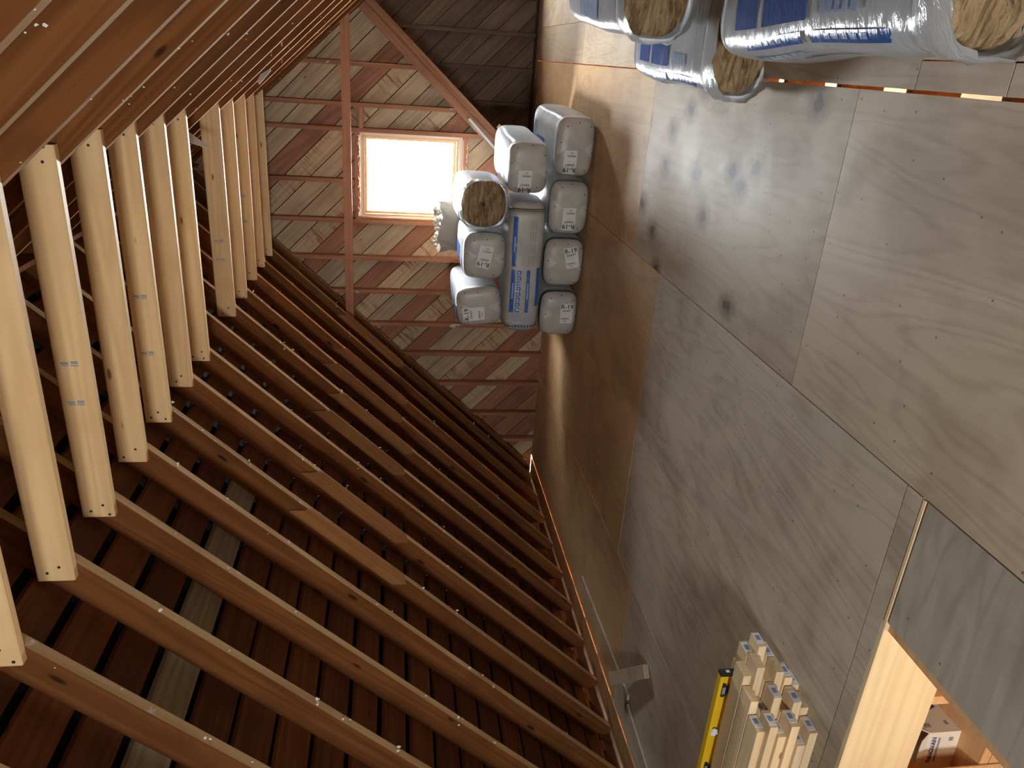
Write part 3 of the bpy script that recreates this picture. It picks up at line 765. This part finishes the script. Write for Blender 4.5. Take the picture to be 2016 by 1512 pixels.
# crumpled paper bundle behind the pile
def paper_bundle():
    e = empty('paper_bundle', (-1.64, 7.79, .378)); tag(e, 'grey crumpled paper-faced bundle standing on the back of the pile', 'bundle')
    r = random.Random(4); v = []; f = []; n = 14; H_ = .90
    for k in range(9):
        z = H_ * k / 8
        for i in range(n):
            a_ = 6.283 * i / n; q = 1 + r.uniform(-.1, .1)
            v.append((.26 * q * sp(math.cos(a_), .5), .085 * q * sp(math.sin(a_), .5), z + (r.uniform(-.04, .03) if k == 8 else 0)))
    for k in range(8):
        for i in range(n): f.append((k * n + i, k * n + (i + 1) % n, (k + 1) * n + (i + 1) % n, (k + 1) * n + i))
    f += [tuple(range(n - 1, -1, -1)), tuple(8 * n + i for i in range(n))]
    add('kraft_facing', mesh('kraft_facing', v, f), M['card'], e)
    vv = []; ff = []
    for q in range(26):
        cx_, cy_, cz_, rr2 = r.uniform(-.2, .2), r.uniform(-.06, .06), H_ + r.uniform(-.01, .04), r.uniform(.02, .045); b0 = len(vv)
        vv += [(cx_ + rr2, cy_, cz_), (cx_ - rr2, cy_, cz_ + .01), (cx_, cy_ + rr2, cz_), (cx_, cy_ - rr2, cz_ - .01), (cx_, cy_, cz_ + rr2 * .8), (cx_, cy_, cz_ - rr2)]
        for t_ in ((0, 2, 4), (2, 1, 4), (1, 3, 4), (3, 0, 4), (2, 0, 5), (1, 2, 5), (3, 1, 5), (0, 3, 5)): ff.append(tuple(b0 + i for i in t_))
    add('loose_fill', mesh('loose_fill', vv, ff), M['foam'], e)
paper_bundle()
# pale strip and tape near the dormer rafter
def strip_between(name, p, q, w_, d_, mat, label, cat):
    p, q = Vector(p), Vector(q); L_ = (q - p).length
    o = add(name, boxes([(-w_ / 2, w_ / 2, -d_ / 2, d_ / 2, 0, L_), (-w_ / 2 - .004, -w_ / 2 + .004, -d_ / 2 - .006, d_ / 2, 0, L_ * .98), (w_ / 2 - .004, w_ / 2 + .004, -d_ / 2 - .006, d_ / 2, L_ * .03, L_)], name), mat)
    o.location = p; o.rotation_euler = (q - p).to_track_quat('Z', 'Y').to_euler()
    return tag(o, label, cat)
strip_between('plastic_channel', (-.965, 8.14, .62), (-.60, 8.145, .985), .03, .02, M['bag'], 'pale plastic channel leaning along the dormer rafter beside the window', 'channel')
strip_between('wood_offcut', (-.70, 8.10, .62), (-.655, 8.12, .685), .035, .03, M['pine'], 'small pale block stuck to the dormer rafter above the pile', 'offcut')
# paper scraps hanging under the right-hand roof
def scrap(loc, rot, pts, label):
    n = len(pts); v = [(x_, 0, z_) for x_, z_ in pts] + [(x_, .002, z_) for x_, z_ in pts]
    f = [tuple(range(n)), tuple(range(2 * n - 1, n - 1, -1))] + [(i, n + i, n + (i + 1) % n, (i + 1) % n) for i in range(n)]
    o = add('paper_scrap', mesh('paper_scrap', v, f), M['paper'], None, loc, rot); return tag(o, label, 'paper', 'paper scraps caught under the roof')
scrap((-.24, 5.75, 2.60), (.2, .3, 1.15), [(-.10, 0), (.12, .01), (.11, .03), (.02, .045), (-.07, .03)], 'white paper scrap caught between rafters above the far collar ties')
scrap((-.62, 5.30, 2.985), (.5, -.7, .9), [(-.10, -.06), (.12, .0), (.04, .16)], 'folded white paper scrap hanging in the gap between two collar ties')

# ---- lumber pile beside the hatch
PL = 1.55
stick = cbox(-PL, 0, 0, .089, 0, .036, .002, 'pine_board')
r4 = random.Random(21)
pile = [  # layer: [(y offset, end x)]
    [(2.055, -2.37), (2.15, -2.33), (2.245, -2.30), (2.345, -2.36), (2.445, -2.46)],
    [(2.058, -2.44), (2.152, -2.30), (2.248, -2.26), (2.342, -2.29), (2.446, -2.40)],
    [(2.075, -2.35), (2.168, -2.37), (2.262, -2.24), (2.356, -2.24), (2.452, -2.36)],
    [(2.09, -2.42), (2.183, -2.30), (2.278, -2.30), (2.372, -2.20), (2.464, -2.43)],
    [(2.105, -2.38), (2.198, -2.40), (2.292, -2.24), (2.386, -2.26)],
    [(2.13, -2.43), (2.224, -2.36), (2.318, -2.31)],
]
tagm = boxes([(0, .0012, .022, .086, .002, .034)], 'stock_tag'); tagp = boxes([(.0012, .0018, .042, .070, .008, .028)], 'tag_print')
nth = ['first', 'second', 'third', 'fourth', 'fifth']; lay = ['bottom', 'second', 'third', 'fourth', 'fifth', 'top']
for l, row in enumerate(pile):
    for c, (y, xe) in enumerate(row):
        e = empty('pine_board', (xe - .075, y, .001 + l * .0365))
        tag(e, 'pale pine board in the pile by the hatch, %s layer, %s from the hatch side' % (lay[l], nth[c]), 'board', 'pine boards piled beside the hatch')
        add('board', stick, M['pile'], e)
        if r4.random() < .62:
            t_ = add('stock_tag', tagm, M['tag'], e, (0, r4.uniform(-.02, 0), 0)); add('tag_print', tagp, M['tagink'], t_)
# yellow level lying on the pile
def level():
    e = empty('spirit_level', (-2.49, 2.445, .1885)); tag(e, 'yellow metal spirit level with black end cap on the lumber pile', 'spirit level')
    L_ = 1.2
    add('flange', box(-L_, 0, -.020, .012, 0, .016, 'flange'), M['yellow'], e); add('flange', box(-L_, 0, -.020, .012, .056, .072, 'flange'), M['yellow'], e)
    add('web', box(-L_, -.002, .002, .008, .016, .056, 'web'), M['yellow'], e)
    cap = add('end_cap', box(0, .014, -.021, .013, -.0005, .073, 'end_cap'), M['black'], e); add('hang_hole', boxes([(.014, .0155, -.010, .004, .028, .044)], 'hang_hole'), M['tag'], cap)
    for xx in (-.10, -.60):
        v = [(xx + .04 * math.cos(6.283 * i / 14), -.006, .036 + .019 * math.sin(6.283 * i / 14)) for i in range(14)] + [(xx + .04 * math.cos(6.283 * i / 14), .002, .036 + .019 * math.sin(6.283 * i / 14)) for i in range(14)]
        vi = add('vial_ring', mesh('vial_ring', v, [tuple(range(14))] + [(i, (i + 1) % 14, 14 + (i + 1) % 14, 14 + i)[::-1] for i in range(14)]), M['black'], e)
        add('vial', boxes([(xx - .02, xx + .02, -.008, -.006, .029, .043)], 'vial'), M['grey'], vi)
    r = random.Random(9); v = []; f = []
    for q in range(7):
        c = (-.345 + r.uniform(-.012, .012), -.012 + r.uniform(-.006, .004), .04 + r.uniform(-.012, .02)); rr_ = r.uniform(.01, .018); b0 = len(v)
        v += [(c[0] + rr_, c[1], c[2]), (c[0] - rr_, c[1], c[2]), (c[0], c[1] + rr_, c[2]), (c[0], c[1] - rr_, c[2]), (c[0], c[1], c[2] + rr_), (c[0], c[1], c[2] - rr_)]
        for t_ in ((0, 2, 4), (2, 1, 4), (1, 3, 4), (3, 0, 4), (2, 0, 5), (1, 2, 5), (3, 1, 5), (0, 3, 5)): f.append(tuple(b0 + i for i in t_))
    add('tape_wad', mesh('tape_wad', v, f), M['tag'], e)
level()
# ---- offcuts at the left eave
o = add('wood_offcut', cbox(-.36, .36, -.045, .045, 0, .038, .003, 'wood_offcut'), M['plyA'], None, (-4.02, 3.98, .03), (0, math.radians(4), math.radians(-42)))
tag(o, 'short wooden block lying crooked on the floor near the left eave', 'offcut')
o = add('wood_strip', cbox(-.75, .75, -.022, .022, 0, .014, .002, 'wood_strip'), M['plyB'], None, (-4.30, 4.75, .001), (0, 0, math.radians(93)))
tag(o, 'thin wooden strip lying along the eave beyond the crooked block', 'strip')
o = add('wood_strip', cbox(-.55, .55, -.05, .05, 0, .012, .002, 'wood_strip'), M['plyB'], None, (-4.42, 3.45, .001), (0, 0, math.radians(84)))
tag(o, 'thin wooden strip lying along the eave in front of the crooked block', 'strip')

# ---- carton in the recess below the hatch
def carton():
    e = empty('carton', (-2.637, 2.18, -.704), (0, 0, math.radians(4))); tag(e, 'small white open carton with a purple swoosh below the floor hatch', 'carton')
    h = .155; s_ = .10
    add('body', boxes([(-s_, s_, -s_, -s_ + .004, 0, h), (-s_, s_, s_ - .004, s_, 0, h), (-s_, -s_ + .004, -s_ + .004, s_ - .004, 0, h), (s_ - .004, s_, -s_ + .004, s_ - .004, 0, h), (-s_ + .004, s_ - .004, -s_ + .004, s_ - .004, 0, .004)], 'carton_body'), M['carton'], e)
    fl = [((-s_, -s_, h), (s_, -s_, h), (s_ - .03, -s_ - .012, h + .035), (-s_ + .01, -s_ - .012, h + .045)),
          ((s_, -s_, h), (s_, s_, h), (s_ + .02, s_ - .01, h + .055), (s_ + .02, -s_ + .01, h + .055)), ((s_, s_, h), (-s_, s_, h), (-s_ + .01, s_ + .02, h + .06), (s_ - .01, s_ + .02, h + .06))]
    for q in fl:
        n_ = (Vector(q[1]) - Vector(q[0])).cross(Vector(q[2]) - Vector(q[0])).normalized() * .003
        add('flap', mesh('flap', list(q) + [tuple(Vector(p) + n_) for p in q], BF), M['carton'], e)
    # faces: -Y face carries the lettering, +X face the swoosh
    t_ = bpy.data.objects.new('lettering', text_mesh('INNOVAN', .030)); COL.objects.link(t_); t_.parent = e
    if not t_.data.materials: t_.data.materials.append(M['purple'])
    t_.location = (.005, -s_ - .001, h - .035); t_.rotation_euler = (math.radians(90), 0, 0)
    add('print_line', boxes([(-.06, .07, -s_ - .001, -s_, .09, .10), (-.05, .06, -s_ - .001, -s_, .11, .118), (.05, .07, -s_ - .001, -s_, .03, .05)], 'print_line'), M['grey'], e)
    v = []; n = 12
    for i in range(n + 1):
        t2 = i / n; zz = h * (.15 + .8 * t2); yy = .05 - .07 * t2 * t2; w_ = .016 * math.sin(math.pi * min(1, .15 + t2 * .95)) + .001
        v += [(s_ + .001, yy - w_, zz), (s_ + .001, yy + w_, zz)]
    add('swoosh', mesh('swoosh', v, [(2 * i, 2 * i + 1, 2 * i + 3, 2 * i + 2) for i in range(n)]), M['purple'], e)
    add('print_line', boxes([(s_, s_ + .001, -.07, -.05, .12, .15), (s_, s_ + .001, -.06, -.04, .03, .045)], 'print_line'), M['grey'], e)
carton()
